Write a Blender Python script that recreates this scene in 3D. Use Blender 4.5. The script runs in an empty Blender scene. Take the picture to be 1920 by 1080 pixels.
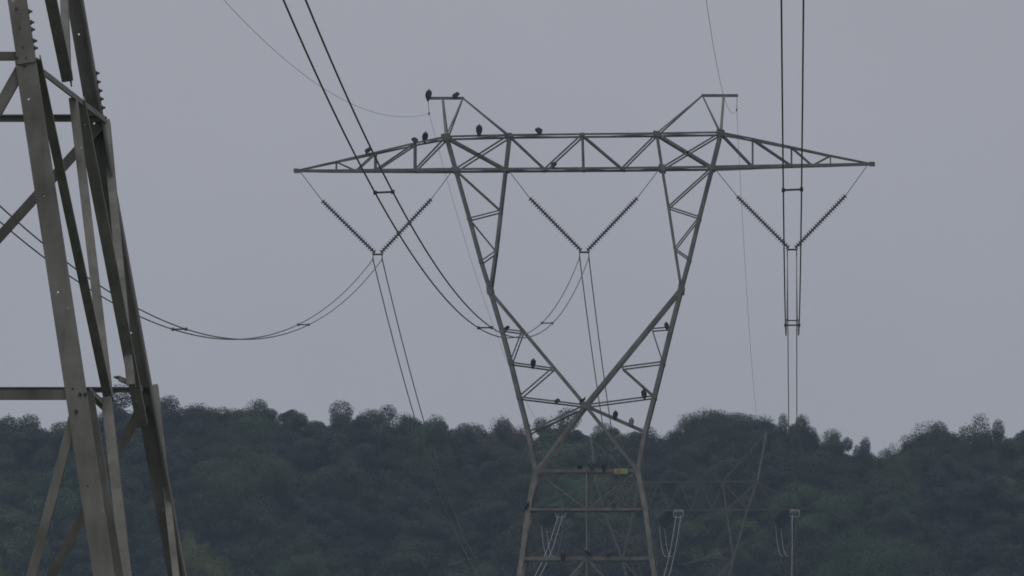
import bpy, bmesh, math, random
import numpy as np
from mathutils import Vector as V

R = math.radians
rng = random.Random(7)
sc = bpy.context.scene
C = sc.collection

# ------------------------------------------------------------------ camera
FPX, VX, YH, CAMZ = 19000.0, 1485.0, 1330.0, 1.7   # focal length in photo pixels, line direction and horizon in the photo
th = math.atan((YH - 540) / FPX)
ps = math.atan((VX - 960) * math.cos(th) / FPX)
fwd = V((-math.sin(ps) * math.cos(th), math.cos(ps) * math.cos(th), math.sin(th)))
rgt = V((math.cos(ps), math.sin(ps), 0))
upv = rgt.cross(fwd)
cd = bpy.data.cameras.new('camera')
cam = bpy.data.objects.new('camera', cd); C.objects.link(cam)
cam.location = (0, 0, CAMZ)
cam.rotation_euler = fwd.to_track_quat('-Z', 'Y').to_euler()
cd.sensor_width = 36; cd.lens = FPX / 1920 * 36
cd.clip_start = 1; cd.clip_end = 6000
sc.camera = cam

# ------------------------------------------------------------------ overcast daylight
SUN_EL, SUN_AZ = R(80), R(180)
w = bpy.data.worlds.new('World'); sc.world = w; w.use_nodes = True
nt = w.node_tree; nt.nodes.clear()
sky = nt.nodes.new('ShaderNodeTexSky'); sky.sky_type = 'NISHITA'; sky.sun_disc = False
sky.sun_elevation = SUN_EL; sky.sun_rotation = SUN_AZ
sky.air_density = 1.0; sky.dust_density = 4.0
hs = nt.nodes.new('ShaderNodeHueSaturation'); hs.inputs['Saturation'].default_value = 0.25
mx = nt.nodes.new('ShaderNodeMix'); mx.data_type = 'RGBA'; mx.inputs['Factor'].default_value = 0.9
mx.inputs['B'].default_value = (3.62, 3.70, 4.17, 1)          # even cloud deck
bg = nt.nodes.new('ShaderNodeBackground'); bg.inputs['Strength'].default_value = 0.10
wo = nt.nodes.new('ShaderNodeOutputWorld')
nt.links.new(sky.outputs[0], hs.inputs['Color'])
nt.links.new(hs.outputs[0], mx.inputs['A'])
cn = nt.nodes.new('ShaderNodeTexNoise'); cn.inputs['Scale'].default_value = 22; cn.inputs['Detail'].default_value = 3   # faint cloud texture
ct = nt.nodes.new('ShaderNodeTexCoord'); nt.links.new(ct.outputs['Generated'], cn.inputs['Vector'])
cr = nt.nodes.new('ShaderNodeMapRange'); cr.inputs['From Min'].default_value = .3; cr.inputs['From Max'].default_value = .7; cr.inputs['To Min'].default_value = .975; cr.inputs['To Max'].default_value = 1.025
nt.links.new(cn.outputs[0], cr.inputs['Value'])
cm = nt.nodes.new('ShaderNodeVectorMath'); cm.operation = 'SCALE'
nt.links.new(mx.outputs['Result'], cm.inputs[0]); nt.links.new(cr.outputs[0], cm.inputs['Scale'])
nt.links.new(cm.outputs[0], bg.inputs['Color'])
nt.links.new(bg.outputs[0], wo.inputs[0])
sd = bpy.data.lights.new('sun', 'SUN'); sd.energy = 1.25; sd.angle = R(40); sd.color = (1, .97, .93)
so = bpy.data.objects.new('sun', sd); C.objects.link(so)
sdir = V((math.sin(SUN_AZ) * math.cos(SUN_EL), math.cos(SUN_AZ) * math.cos(SUN_EL), math.sin(SUN_EL)))
so.rotation_euler = sdir.to_track_quat('Z', 'Y').to_euler(); so.location = (0, -60, 120)
vs = sc.view_settings
vs.view_transform = 'Standard'; vs.look = 'None'; vs.exposure = 0; vs.gamma = 1; vs.use_curve_mapping = False
sc.render.engine = 'CYCLES'
cy = sc.cycles
cy.use_denoising = True
cy.max_bounces = 6; cy.diffuse_bounces = 3; cy.glossy_bounces = 2; cy.transmission_bounces = 2
cy.volume_bounces = 1; cy.transparent_max_bounces = 4
cy.pixel_filter_type = 'BLACKMAN_HARRIS'; cy.filter_width = 1.7

# ------------------------------------------------------------------ materials
def ramp(nt, pts):
    r = nt.nodes.new('ShaderNodeValToRGB')
    e = r.color_ramp.elements
    e[0].position, e[0].color = pts[0][0], (*pts[0][1], 1)
    e[1].position, e[1].color = pts[-1][0], (*pts[-1][1], 1)
    for p, c in pts[1:-1]:
        x = e.new(p); x.color = (*c, 1)
    return r

def mat(name, pts, scale=3.0, rough=.7, detail=5, bump=0.0, stains=None, coord='Object', metallic=0.0, vary=0.0, streak=0.0):
    m = bpy.data.materials.new(name); m.use_nodes = True
    n = m.node_tree; b = n.nodes['Principled BSDF']
    b.inputs['Roughness'].default_value = rough; b.inputs['Metallic'].default_value = metallic
    b.inputs['Specular IOR Level'].default_value = .3
    tc = n.nodes.new('ShaderNodeTexCoord')
    no = n.nodes.new('ShaderNodeTexNoise'); no.inputs['Scale'].default_value = scale; no.inputs['Detail'].default_value = detail
    n.links.new(tc.outputs[coord], no.inputs['Vector'])
    r = ramp(n, pts); n.links.new(no.outputs[0], r.inputs[0])
    col = r.outputs[0]
    if streak:
        mp = n.nodes.new('ShaderNodeMapping'); mp.inputs['Scale'].default_value = (streak, streak, streak * .09)
        n.links.new(tc.outputs[coord], mp.inputs['Vector'])
        n3 = n.nodes.new('ShaderNodeTexNoise'); n3.inputs['Scale'].default_value = 1.0; n3.inputs['Detail'].default_value = 4
        n.links.new(mp.outputs[0], n3.inputs['Vector'])
        r3 = ramp(n, [(.36, (.84, .82, .79)), (.54, (1, 1, 1)), (.68, (1.0, 1.0, 1.0))]); n.links.new(n3.outputs[0], r3.inputs[0])
        m3 = n.nodes.new('ShaderNodeMix'); m3.data_type = 'RGBA'; m3.blend_type = 'MULTIPLY'; m3.inputs['Factor'].default_value = 1
        n.links.new(col, m3.inputs['A']); n.links.new(r3.outputs[0], m3.inputs['B']); col = m3.outputs['Result']
    if stains:
        sc_, thr, c = stains
        n2 = n.nodes.new('ShaderNodeTexNoise'); n2.inputs['Scale'].default_value = sc_; n2.inputs['Detail'].default_value = 2
        n.links.new(tc.outputs[coord], n2.inputs['Vector'])
        r2 = ramp(n, [(thr, (0, 0, 0)), (thr + .04, (1, 1, 1))]); n.links.new(n2.outputs[0], r2.inputs[0])
        mm = n.nodes.new('ShaderNodeMix'); mm.data_type = 'RGBA'
        n.links.new(r2.outputs[0], mm.inputs['Factor']); n.links.new(col, mm.inputs['A']); mm.inputs['B'].default_value = (*c, 1)
        col = mm.outputs['Result']
    if vary:
        oi = n.nodes.new('ShaderNodeObjectInfo')
        hv = n.nodes.new('ShaderNodeHueSaturation')
        mr = n.nodes.new('ShaderNodeMapRange'); mr.inputs['To Min'].default_value = .5 - vary * .05; mr.inputs['To Max'].default_value = .5 + vary * .10
        mv = n.nodes.new('ShaderNodeMapRange'); mv.inputs['To Min'].default_value = 1 - vary; mv.inputs['To Max'].default_value = 1 + vary
        wn = n.nodes.new('ShaderNodeTexWhiteNoise'); wn.noise_dimensions = '1D'
        n.links.new(oi.outputs['Random'], mr.inputs['Value']); n.links.new(oi.outputs['Random'], wn.inputs['W'])
        n.links.new(wn.outputs['Value'], mv.inputs['Value'])
        n.links.new(mr.outputs[0], hv.inputs['Hue']); n.links.new(mv.outputs[0], hv.inputs['Value'])
        n.links.new(col, hv.inputs['Color']); col = hv.outputs[0]
    n.links.new(col, b.inputs['Base Color'])
    if bump:
        bm_ = n.nodes.new('ShaderNodeBump'); bm_.inputs['Strength'].default_value = bump; bm_.inputs['Distance'].default_value = .02
        n.links.new(no.outputs[0], bm_.inputs['Height']); n.links.new(bm_.outputs[0], b.inputs['Normal'])
    return m

M = {}
M['steel'] = mat('weathered_steel', [(.3, (.108, .110, .105)), (.5, (.155, .157, .149)), (.72, (.22, .22, .207))], 1.4, .75, 8, streak=5.0,
                 stains=(9.0, .70, (.12, .085, .055)))
M['steel_near'] = mat('weathered_steel_near', [(.3, (.108, .109, .097)), (.5, (.148, .149, .135)), (.68, (.188, .188, .172))], 2.6, .75, 9, bump=.25, streak=14.0,
                      stains=(16.0, .735, (.44, .43, .40)))
M['steel_far'] = mat('dull_steel', [(.3, (.065, .065, .058)), (.7, (.10, .098, .088))], 1.5, .8)
M['bolt'] = mat('dark_bolt_steel', [(.3, (.06, .06, .058)), (.7, (.10, .10, .095))], 20, .6)
M['wire'] = mat('weathered_aluminium', [(.3, (.09, .09, .095)), (.7, (.13, .13, .135))], 4, .6)
M['wire_new'] = mat('bright_aluminium', [(.3, (.13, .13, .138)), (.7, (.17, .17, .178))], 4, .5)
M['ring'] = mat('ring_aluminium', [(.3, (.26, .26, .27)), (.7, (.32, .32, .33))], 4, .5)
M['hardware'] = mat('hardware_steel', [(.3, (.05, .05, .055)), (.7, (.085, .085, .09))], 8, .6)
M['glaze'] = mat('grey_porcelain', [(.3, (.085, .085, .095)), (.7, (.12, .12, .13))], 6, .3)
M['glaze_dark'] = mat('dark_porcelain', [(.3, (.003, .003, .008)), (.7, (.006, .006, .012))], 6, .35)
M['feather'] = mat('black_plumage', [(.3, (.010, .009, .010)), (.7, (.022, .019, .018))], 9, .85)
M['pale_feather'] = mat('grey_plumage', [(.3, (.10, .09, .09)), (.7, (.17, .155, .15))], 9, .85)
M['head'] = mat('grey_wrinkled_head', [(.3, (.05, .045, .045)), (.7, (.08, .07, .07))], 30, .8)
M['sign'] = mat('yellow_sign_paint', [(.3, (.31, .29, .12)), (.7, (.38, .36, .16))], 7, .5)
M['sign_green'] = mat('lime_sign_paint', [(.3, (.22, .30, .07)), (.7, (.27, .36, .09))], 7, .5)
M['sign_black'] = mat('black_sign_paint', [(.3, (.05, .045, .01)), (.7, (.07, .06, .02))], 7, .5)
M['bark'] = mat('grey_bark', [(.3, (.06, .05, .042)), (.7, (.13, .115, .10))], 5, .9)
LEAFV = .48
M['leaf'] = mat('green_leaves', [(.34, (.012, .024, .009)), (.5, (.020, .036, .012)), (.66, (.033, .053, .018))], .55, .75, 4, vary=LEAFV)
M['leaf_dark'] = mat('dark_green_leaves', [(.32, (.009, .017, .010)), (.5, (.013, .023, .013)), (.7, (.019, .031, .016))], .55, .75, 4, vary=LEAFV)
M['leaf_red'] = mat('reddish_leaves', [(.32, (.055, .036, .034)), (.5, (.068, .046, .042)), (.7, (.085, .062, .05))], .8, .8, 4)
M['leaf_lime'] = mat('yellow_green_leaves', [(.32, (.055, .072, .016)), (.5, (.075, .092, .02)), (.7, (.095, .11, .028))], .8, .75, 4)
M['soil'] = mat('forest_floor', [(.3, (.018, .020, .010)), (.7, (.035, .04, .018))], .2, .95, 6)
M['field'] = mat('rough_grass', [(.3, (.045, .060, .020)), (.5, (.060, .075, .027)), (.7, (.085, .085, .04))], .08, .95, 8)
M['concrete'] = mat('concrete', [(.3, (.25, .24, .22)), (.7, (.33, .32, .30))], 4, .9)

# ------------------------------------------------------------------ helpers
def ray(px, py):
    return fwd * FPX + rgt * (px - 960) + upv * (540 - py)

def at(px, py, Y):                      # a photo pixel on the vertical plane y = Y
    d = ray(px, py); k = Y / d.y
    return V((d.x * k, Y, CAMZ + d.z * k))

def link(name, me, m, parent=None):
    o = bpy.data.objects.new(name, me); C.objects.link(o)
    if m is not None and not me.materials: me.materials.append(M[m])
    if parent is not None: o.parent = parent
    return o

def tag(o, label, cat, group=None):
    o['label'] = label; o['category'] = cat
    if group: o['group'] = group
    return o

def thing(name, label, cat, loc=(0, 0, 0), group=None):
    o = bpy.data.objects.new(name, None); C.objects.link(o)
    o.location = loc; o.empty_display_size = .3
    return tag(o, label, cat, group)

def mesh(name, vs_, fs_, smooth=False):
    me = bpy.data.meshes.new(name); me.from_pydata([tuple(v) for v in vs_], [], fs_)
    if smooth: me.polygons.foreach_set('use_smooth', [True] * len(fs_))
    me.update(); return me

def base_of(parent):
    b = V((0, 0, 0))
    while parent is not None: b += V(parent.location); parent = parent.parent
    return b

def frame(P, Q, u):
    ax = (Q - P).normalized()
    u = V(u); u = u - ax * u.dot(ax)
    if u.length < 1e-4:
        u = V((0, 0, 1)) if abs(ax.z) < .9 else V((1, 0, 0)); u = u - ax * u.dot(ax)
    u.normalize(); return ax, u

def angle(name, P, Q, a, parent, u, v, m='steel', t=None, centre=True):
    """steel angle: flange along u and flange along v, from P to Q (world)"""
    P, Q = V(P), V(Q)
    ax, u = frame(P, Q, u)
    v = V(v); v = v - ax * v.dot(ax) - u * v.dot(u)
    if v.length < 1e-4: v = ax.cross(u)
    v.normalize()
    t = t or max(.012, a * .1)
    off = -u * a * .5 if centre else V((0, 0, 0))
    b = base_of(parent)
    pts = [(0, 0), (a, 0), (a, t), (t, t), (t, a), (0, a)]
    vs_ = [E + off + u * x + v * y - b for E in (P, Q) for x, y in pts]
    fs_ = [tuple(range(6)), tuple(range(11, 5, -1))] + [(i, i + 6, (i + 1) % 6 + 6, (i + 1) % 6) for i in range(6)]
    return link(name, mesh(name, vs_, [f[::-1] for f in fs_]), m, parent)

def box_between(name, P, Q, a, c, parent, u=(0, 0, 1), m='steel'):
    P, Q = V(P), V(Q); ax, u = frame(P, Q, u); v = ax.cross(u); b = base_of(parent)
    vs_ = [E + u * (a * sx / 2) + v * (c * sy / 2) - b for E in (P, Q) for sx, sy in ((-1, -1), (1, -1), (1, 1), (-1, 1))]
    fs_ = [(3, 2, 1, 0), (4, 5, 6, 7)] + [(i, (i + 1) % 4, (i + 1) % 4 + 4, i + 4) for i in range(4)]
    return link(name, mesh(name, vs_, fs_), m, parent)

def plate(name, P, rx, rz, parent, m='steel', y=0.02, tilt=0.0):
    """clipped rectangular gusset in the x-z plane"""
    b = base_of(parent); c = .35 * min(rx, rz); ct, st = math.cos(tilt), math.sin(tilt)
    pts = [(rx - c, rz), (-rx, rz), (-rx, -rz + c), (-rx + c, -rz), (rx, -rz), (rx, rz - c)]
    pts = [(x * ct - z * st, x * st + z * ct) for x, z in pts]; k = len(pts)
    vs_ = [V(P) + V((x, s * y / 2, z)) - b for s in (-1, 1) for x, z in pts]
    fs_ = [tuple(range(k)), tuple(range(2 * k - 1, k - 1, -1))] + [(i, i + k, (i + 1) % k + k, (i + 1) % k) for i in range(k)]
    return link(name, mesh(name, vs_, fs_), m, parent)

def tube(name, pts, r, parent=None, m='wire', n=6, closed=False, rr=None):
    pts = [V(p) for p in pts]; b = base_of(parent); vs_, fs_ = [], []
    N = len(pts)
    for i, p in enumerate(pts):
        q0 = pts[(i - 1) % N] if closed else pts[max(0, i - 1)]
        q1 = pts[(i + 1) % N] if closed else pts[min(N - 1, i + 1)]
        ax, u = frame(q0, q1, (0, 0, 1) if abs((q1 - q0).normalized().z) < .9 else (0, 1, 0)); v = ax.cross(u)
        r_ = rr[i] if rr else r
        for k in range(n):
            an = 2 * math.pi * k / n
            vs_.append(p + u * (math.cos(an) * r_) + v * (math.sin(an) * r_) - b)
    for i in range(N if closed else N - 1):
        j = (i + 1) % N
        for k in range(n):
            fs_.append((i * n + k, i * n + (k + 1) % n, j * n + (k + 1) % n, j * n + k))
    if not closed:
        fs_ += [tuple(range(n - 1, -1, -1)), tuple((N - 1) * n + k for k in range(n))]
    return link(name, mesh(name, vs_, fs_, True), m, parent)

# ------------------------------------------------------------------ ground, hill
YA, YN, YF = 500.0, 86.2, 897.0             # the three towers along the line
AXN = -10.26                                # tower axis, metres left of the camera

SKY = [(-420, 800), (-300, 785), (-150, 795), (0, 798), (140, 803), (215, 775), (310, 774), (380, 777), (450, 780), (540, 778), (578, 800), (610, 786), (655, 802), (712, 788),
       (760, 790), (840, 801), (864, 818), (900, 808), (950, 802), (1010, 811), (1070, 811), (1125, 815), (1168, 828), (1200, 822), (1262, 835),
       (1295, 794), (1360, 779), (1425, 793), (1456, 812), (1500, 801), (1530, 824), (1590, 832), (1651, 858), (1700, 850), (1764, 815),
       (1830, 815), (1849, 842), (1890, 817), (1920, 834), (2050, 820), (2200, 810), (2400, 830)]
sx_, sy_ = np.array([p[0] for p in SKY], float), np.array([p[1] for p in SKY], float)
def skyline(px):
    return float(np.mean([np.interp(px + d, sx_, sy_) for d in (-90, -45, 0, 45, 90)]))

RIDGE_Y, FOOT_Y, TREE_H = 1088.0, 990.0, 14.0
def hill_z(x, y):
    px = VX + x / RIDGE_Y * FPX
    top = CAMZ + (YH - skyline(px)) * RIDGE_Y / FPX - TREE_H + .5
    k = (y - FOOT_Y) / (RIDGE_Y - FOOT_Y)
    if k <= -.6: return -.02
    if k < 0: return max(-.02, 0.9 * (k + .6) ** 2)
    if k > 1:                                     # the crest itself lies a little behind the ridge trees
        q = min(1.0, (k - 1) / .16); up = 9.5 * q * q * (3 - 2 * q)
        return top + up - max(0, k - 1.2) * 14
    return .32 + (top - .32) * (0.75 * k + .25 * k * k * (3 - 2 * k)) + .35 * math.sin(x * .13 + y * .05)

def grid(name, x0, x1, nx, y0, y1, ny, zf, m):
    vs_ = [(x0 + (x1 - x0) * i / nx, y0 + (y1 - y0) * j / ny, zf(x0 + (x1 - x0) * i / nx, y0 + (y1 - y0) * j / ny)) for j in range(ny + 1) for i in range(nx + 1)]
    fs_ = [(j * (nx + 1) + i, j * (nx + 1) + i + 1, (j + 1) * (nx + 1) + i + 1, (j + 1) * (nx + 1) + i) for j in range(ny) for i in range(nx)]
    o = link(name, mesh(name, vs_, fs_, True), m); o['kind'] = 'structure'; return o
grid('ground', -700, 700, 20, -150, 2000, 20, lambda x, y: -.05 if False else 0.0, 'field')
grid('hill', -130, 70, 50, FOOT_Y - 50, RIDGE_Y + 90, 60, lambda x, y: hill_z(x, y) + (.03 if y > FOOT_Y - 45 else -.3), 'soil')

# ------------------------------------------------------------------ lattice tower (waist type), traced from the one in mid view
NA = {  # node: photo pixel (front face), optional half depth
 'TL': (836, 256), 'TLi': (954, 253), 'T1': (1091, 251.5), 'TRi': (1231, 250), 'TR': (1351, 248),
 'BL': (853, 317), 'BLi': (947, 316.5), 'B1': (1021, 316), 'Bm': (1093, 315.5), 'B2': (1166, 315), 'BRi': (1241, 314), 'BR': (1335, 313),
 # earth-wire peaks
 'PLa': (803, 184, .08), 'PLb': (830, 184, .08), 'PLc': (868, 184, .08), 'PRa': (1317, 179, .08), 'PRb': (1357, 179, .08), 'PRc': (1382, 179, .08),
 # arms
 'AL0': (556, 320, .12), 'AL1': (630, 303, .4), 'AL2': (703, 286, .68), 'AL3': (777, 268.5, .93),
 'aL1': (630, 320, .4), 'aL2': (703, 319, .68), 'aL3': (777, 318.5, .93), 'aL12': (667, 319.5, .54),
 'AR0': (1635, 307.5, .12), 'AR1': (1557, 291.5, .4), 'AR2': (1484, 275.5, .68), 'AR3': (1411, 260, .93),
 'aR1': (1557, 309, .4), 'aR2': (1484, 310, .68), 'aR3': (1411, 311.5, .93), 'aR12': (1523, 309.5, .54),
 # fork legs
 'OL1': (879, 409), 'OL2': (901, 490), 'WL': (918, 545), 'IL1': (938, 394), 'IL2': (929, 470),
 'OR1': (1311, 406), 'OR2': (1292, 484), 'WR': (1277, 540), 'IR1': (1253, 387), 'IR2': (1265, 465),
 # narrowing body with the big cross
 'L1': (939, 616), 'L2': (956, 679), 'L3': (972, 744), 'L4': (989, 810), 'L5': (1004, 883),
 'R1': (1258, 613), 'R2': (1242, 678), 'R3': (1226, 742), 'R4': (1209, 808), 'R5': (1195, 882),
 'X': (1097, 759), 'DL1': (978, 621), 'DL2': (1035, 690), 'DR1': (1222, 616), 'DR2': (1165, 688),
}
def hd_of(z):                      # half depth of the tower along the line
    zc, zb = 28.4, 13.5
    if z >= zc - 2.0: return 1.3
    if z >= zb: return 1.3 + (zc - 2 - z) / (zc - 2 - zb) * (2.5 - 1.3)
    return 2.5 + (zb - z) * .1625

def solve(px, py, Yc, hd=None):
    h = hd if hd is not None else 1.2
    for _ in range(4):
        p = at(px, py, Yc - h)
        h = hd if hd is not None else hd_of(p.z)
    return p, h
AXA = at(1095, 600, YA).x
LOC = {}
for k, v in NA.items():
    p, h = solve(v[0], v[1], YA, v[2] if len(v) > 2 else None)
    LOC[k] = (p.x - AXA, p.z, h)

UPPER = [ # members on both faces: (from, to, size, name)
 ('TL', 'TLi', .10, 'top_chord'), ('TLi', 'T1', .10, 'top_chord'), ('T1', 'TRi', .10, 'top_chord'), ('TRi', 'TR', .10, 'top_chord'),
 ('BL', 'BLi', .115, 'bottom_chord'), ('BLi', 'B1', .115, 'bottom_chord'), ('B1', 'Bm', .115, 'bottom_chord'), ('Bm', 'B2', .115, 'bottom_chord'), ('B2', 'BRi', .115, 'bottom_chord'), ('BRi', 'BR', .115, 'bottom_chord'),
 ('TL', 'BLi', .13, 'brace'), ('TLi', 'BL', .085, 'brace'), ('TLi', 'B1', .085, 'brace'), ('T1', 'B1', .085, 'brace'), ('T1', 'Bm', .09, 'post'),
 ('T1', 'B2', .085, 'brace'), ('TRi', 'B2', .085, 'brace'), ('TRi', 'BR', .13, 'brace'), ('TR', 'BRi', .085, 'brace'),
 ('TL', 'BL', .19, 'leg'), ('TLi', 'BLi', .14, 'leg'), ('TR', 'BR', .19, 'leg'), ('TRi', 'BRi', .14, 'leg'),
 # left arm
 ('AL0', 'AL1', .09, 'arm_chord'), ('AL1', 'AL2', .09, 'arm_chord'), ('AL2', 'AL3', .09, 'arm_chord'), ('AL3', 'TL', .09, 'arm_chord'),
 ('AL0', 'aL1', .14, 'arm_chord'), ('aL1', 'aL2', .14, 'arm_chord'), ('aL2', 'aL3', .14, 'arm_chord'), ('aL3', 'BL', .15, 'arm_chord'),
 ('AL1', 'aL1', .06, 'post'), ('AL2', 'aL2', .10, 'post'), ('AL3', 'aL3', .10, 'post'), ('AL1', 'aL12', .06, 'brace'), ('AL2', 'aL12', .07, 'brace'),
 ('AL3', 'aL2', .09, 'brace'), ('TL', 'aL3', .09, 'brace'),
 ('AR0', 'AR1', .09, 'arm_chord'), ('AR1', 'AR2', .09, 'arm_chord'), ('AR2', 'AR3', .09, 'arm_chord'), ('AR3', 'TR', .09, 'arm_chord'),
 ('AR0', 'aR1', .14, 'arm_chord'), ('aR1', 'aR2', .14, 'arm_chord'), ('aR2', 'aR3', .14, 'arm_chord'), ('aR3', 'BR', .15, 'arm_chord'),
 ('AR1', 'aR1', .06, 'post'), ('AR2', 'aR2', .09, 'post'), ('AR3', 'aR3', .09, 'post'), ('AR1', 'aR12', .06, 'brace'), ('AR2', 'aR12', .07, 'brace'),
 ('AR3', 'aR2', .085, 'brace'), ('TR', 'aR3', .09, 'brace'),
 # peaks
 ('PLb', 'TL', .12, 'peak_strut'), ('PLc', 'TL', .075, 'peak_strut'), ('PLc', 'TLi', .08, 'peak_strut'),
 ('PRa', 'TRi', .08, 'peak_strut'), ('PRa', 'TR', .075, 'peak_strut'), ('PRb', 'TR', .12, 'peak_strut'),
 # fork
 ('BL', 'OL1', .17, 'leg'), ('OL1', 'OL2', .17, 'leg'), ('OL2', 'WL', .17, 'leg'), ('BLi', 'IL1', .13, 'leg'), ('IL1', 'IL2', .13, 'leg'), ('IL2', 'WL', .13, 'leg'),
 ('BL', 'IL1', .08, 'brace'), ('OL1', 'IL1', .07, 'brace'), ('OL1', 'IL2', .07, 'brace'), ('OL2', 'IL2', .07, 'brace'),
 ('BR', 'OR1', .17, 'leg'), ('OR1', 'OR2', .17, 'leg'), ('OR2', 'WR', .17, 'leg'), ('BRi', 'IR1', .13, 'leg'), ('IR1', 'IR2', .13, 'leg'), ('IR2', 'WR', .13, 'leg'),
 ('BR', 'IR1', .08, 'brace'), ('OR1', 'IR1', .07, 'brace'), ('OR1', 'IR2', .07, 'brace'), ('OR2', 'IR2', .07, 'brace'),
 # cross body
 ('WL', 'L1', .19, 'leg'), ('L1', 'L2', .19, 'leg'), ('L2', 'L3', .19, 'leg'), ('L3', 'L4', .19, 'leg'), ('L4', 'L5', .19, 'leg'),
 ('WR', 'R1', .19, 'leg'), ('R1', 'R2', .19, 'leg'), ('R2', 'R3', .19, 'leg'), ('R3', 'R4', .19, 'leg'), ('R4', 'R5', .19, 'leg'),
 ('WL', 'X', .16, 'cross_member'), ('WR', 'X', .16, 'cross_member'), ('X', 'L5', .16, 'cross_member'), ('X', 'R5', .16, 'cross_member'),
 ('L1', 'DL1', .07, 'brace'), ('DL1', 'L2', .07, 'brace'), ('L2', 'DL2', .08, 'brace'), ('DL2', 'L3', .08, 'brace'), ('L3', 'X', .08, 'brace'), ('L4', 'X', .09, 'brace'),
 ('R1', 'DR1', .07, 'brace'), ('DR1', 'R2', .06, 'brace'), ('R2', 'DR2', .08, 'brace'), ('DR2', 'R3', .08, 'brace'), ('R3', 'X', .08, 'brace'), ('R4', 'X', .09, 'brace'),
 ('L5', 'R5', .16, 'crossbeam'),
]
LINES = [['TL', 'BL', 'OL1', 'OL2', 'WL', 'L1', 'L2', 'L3', 'L4', 'L5'], ['TR', 'BR', 'OR1', 'OR2', 'WR', 'R1', 'R2', 'R3', 'R4', 'R5'],
         ['TLi', 'BLi', 'IL1', 'IL2', 'WL'], ['TRi', 'BRi', 'IR1', 'IR2', 'WR']]
PLAN = [['TL', 'TLi', 'T1', 'TRi', 'TR'], ['BL', 'BLi', 'B1', 'Bm', 'B2', 'BRi', 'BR'], ['aL1', 'aL2', 'aL3', 'BL'], ['aR1', 'aR2', 'aR3', 'BR'],
        ['AL1', 'AL2', 'AL3', 'TL'], ['AR1', 'AR2', 'AR3', 'TR']]
GUS = [('TL', .34, .26), ('TLi', .24, .17), ('T1', .18, .12), ('TRi', .26, .20), ('TR', .30, .24), ('BL', .24, .2), ('BLi', .22, .17), ('BRi', .26, .26), ('BR', .24, .2),
       ('WL', .22, .34), ('WR', .22, .34), ('X', .34, .26), ('L5', .22, .34), ('R5', .22, .34), ('B1', .2, .1), ('B2', .2, .1), ('Bm', .1, .12),
       ('L2', .16, .18), ('L3', .16, .18), ('R2', .16, .18), ('R3', .16, .18), ('OL1', .15, .18), ('OL2', .14, .16), ('OR1', .15, .18), ('OR2', .14, .16)]

def upper(root, loc, ax, yc, m):
    def W(k, s): x, z, h = loc[k]; return V((ax + x, yc + s * h, z))
    for a, b, size, nm in UPPER:
        for s in (-1, 1):
            P, Q = W(a, s), W(b, s)
            d = (Q - P).normalized(); u = V((d.z, 0, -d.x))
            inward = V((0, -s, 0))
            if nm == 'leg':
                sgn = -1 if (P.x + Q.x) / 2 > ax else 1
                u = V((sgn, 0, 0))
            off = V((0, 0, 0)) if nm in ('leg', 'top_chord', 'bottom_chord', 'arm_chord', 'cross_member', 'crossbeam') else V((0, -s * .025, 0))
            angle(nm, P + off, Q + off, size, root, u, inward, m)
    for ln in LINES:
        for i, k in enumerate(ln):
            P, Q = W(k, -1), W(k, 1)
            angle('side_strut', P + V((0, .03, 0)), Q - V((0, .03, 0)), .07, root, (0, 0, 1), (1, 0, 0), m)
            if i + 1 < len(ln):
                s = -1 if i % 2 else 1
                angle('side_brace', W(k, s), W(ln[i + 1], -s), .07, root, (1, 0, 0), (0, 0, 1), m)
    for ln in PLAN:
        for i, k in enumerate(ln):
            angle('plan_strut', W(k, -1), W(k, 1), .07, root, (0, 0, 1), (1, 0, 0), m)
            if i + 1 < len(ln):
                s = -1 if i % 2 else 1
                angle('plan_brace', W(k, s), W(ln[i + 1], -s), .06, root, (1, 1, 0), (0, 0, -1), m)
    for k, rx, rz in GUS:
        for s in (-1, 1):
            plate('gusset_plate', W(k, s) + V((0, s * .022, 0)), rx * .68, rz * .62, root, m, tilt=R(7 if loc[k][0] < 0 else -7))
    # earth-wire bars
    for a, b in (('PLa', 'PLc'), ('PRa', 'PRc')):
        P, Q = W(a, 0), W(b, 0)
        box_between('peak_bar', P - V((.05, 0, 0)), Q + V((.05, 0, 0)), .14, .16, root, (0, 0, 1), m)
    for k in ('AL0', 'AR0'):
        plate('tip_plate', W(k, 0), .15, .11, root, m, y=.3)
    return W

# ---- the tower in mid view
tA = thing('transmission_tower', 'grey lattice pylon with wide crossarm and waist, crowded with perched vultures', 'pylon', (AXA, YA, 0), 'pylons along the line')
WA = upper(tA, LOC, AXA, YA, 'steel')
lv = {}
for nm, l, r in (('b0', (1004, 883), (1195, 882)), ('b1', (990, 955), (1210, 953)), ('b2', (978, 1047), (1222, 1045)), ('b3', (950, 1215), (1250, 1213))):
    pl, h = solve(*l, YA); pr, _ = solve(*r, YA); lv[nm] = (pl.x, pr.x, pl.z, h)
lv['b4'] = (lv['b3'][0] - .74, lv['b3'][1] + .74, 0.0, lv['b3'][3] + .74)
def corner(nm, sx, sy):
    l, r, z, h = lv[nm]; return V((l if sx < 0 else r, YA + sy * h, z))
order = ['b0', 'b1', 'b2', 'b3', 'b4']
for sx in (-1, 1):
    for sy in (-1, 1):
        for a, b in zip(order, order[1:]):
            angle('leg', corner(a, sx, sy), corner(b, sx, sy), .24, tA, (-sx, 0, 0), (0, -sy, 0))
        p = corner('b4', sx, sy); box_between('footing', p - V((0, 0, .4)), p + V((0, 0, .35)), .8, .8, tA, (1, 0, 0), 'concrete')
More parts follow.
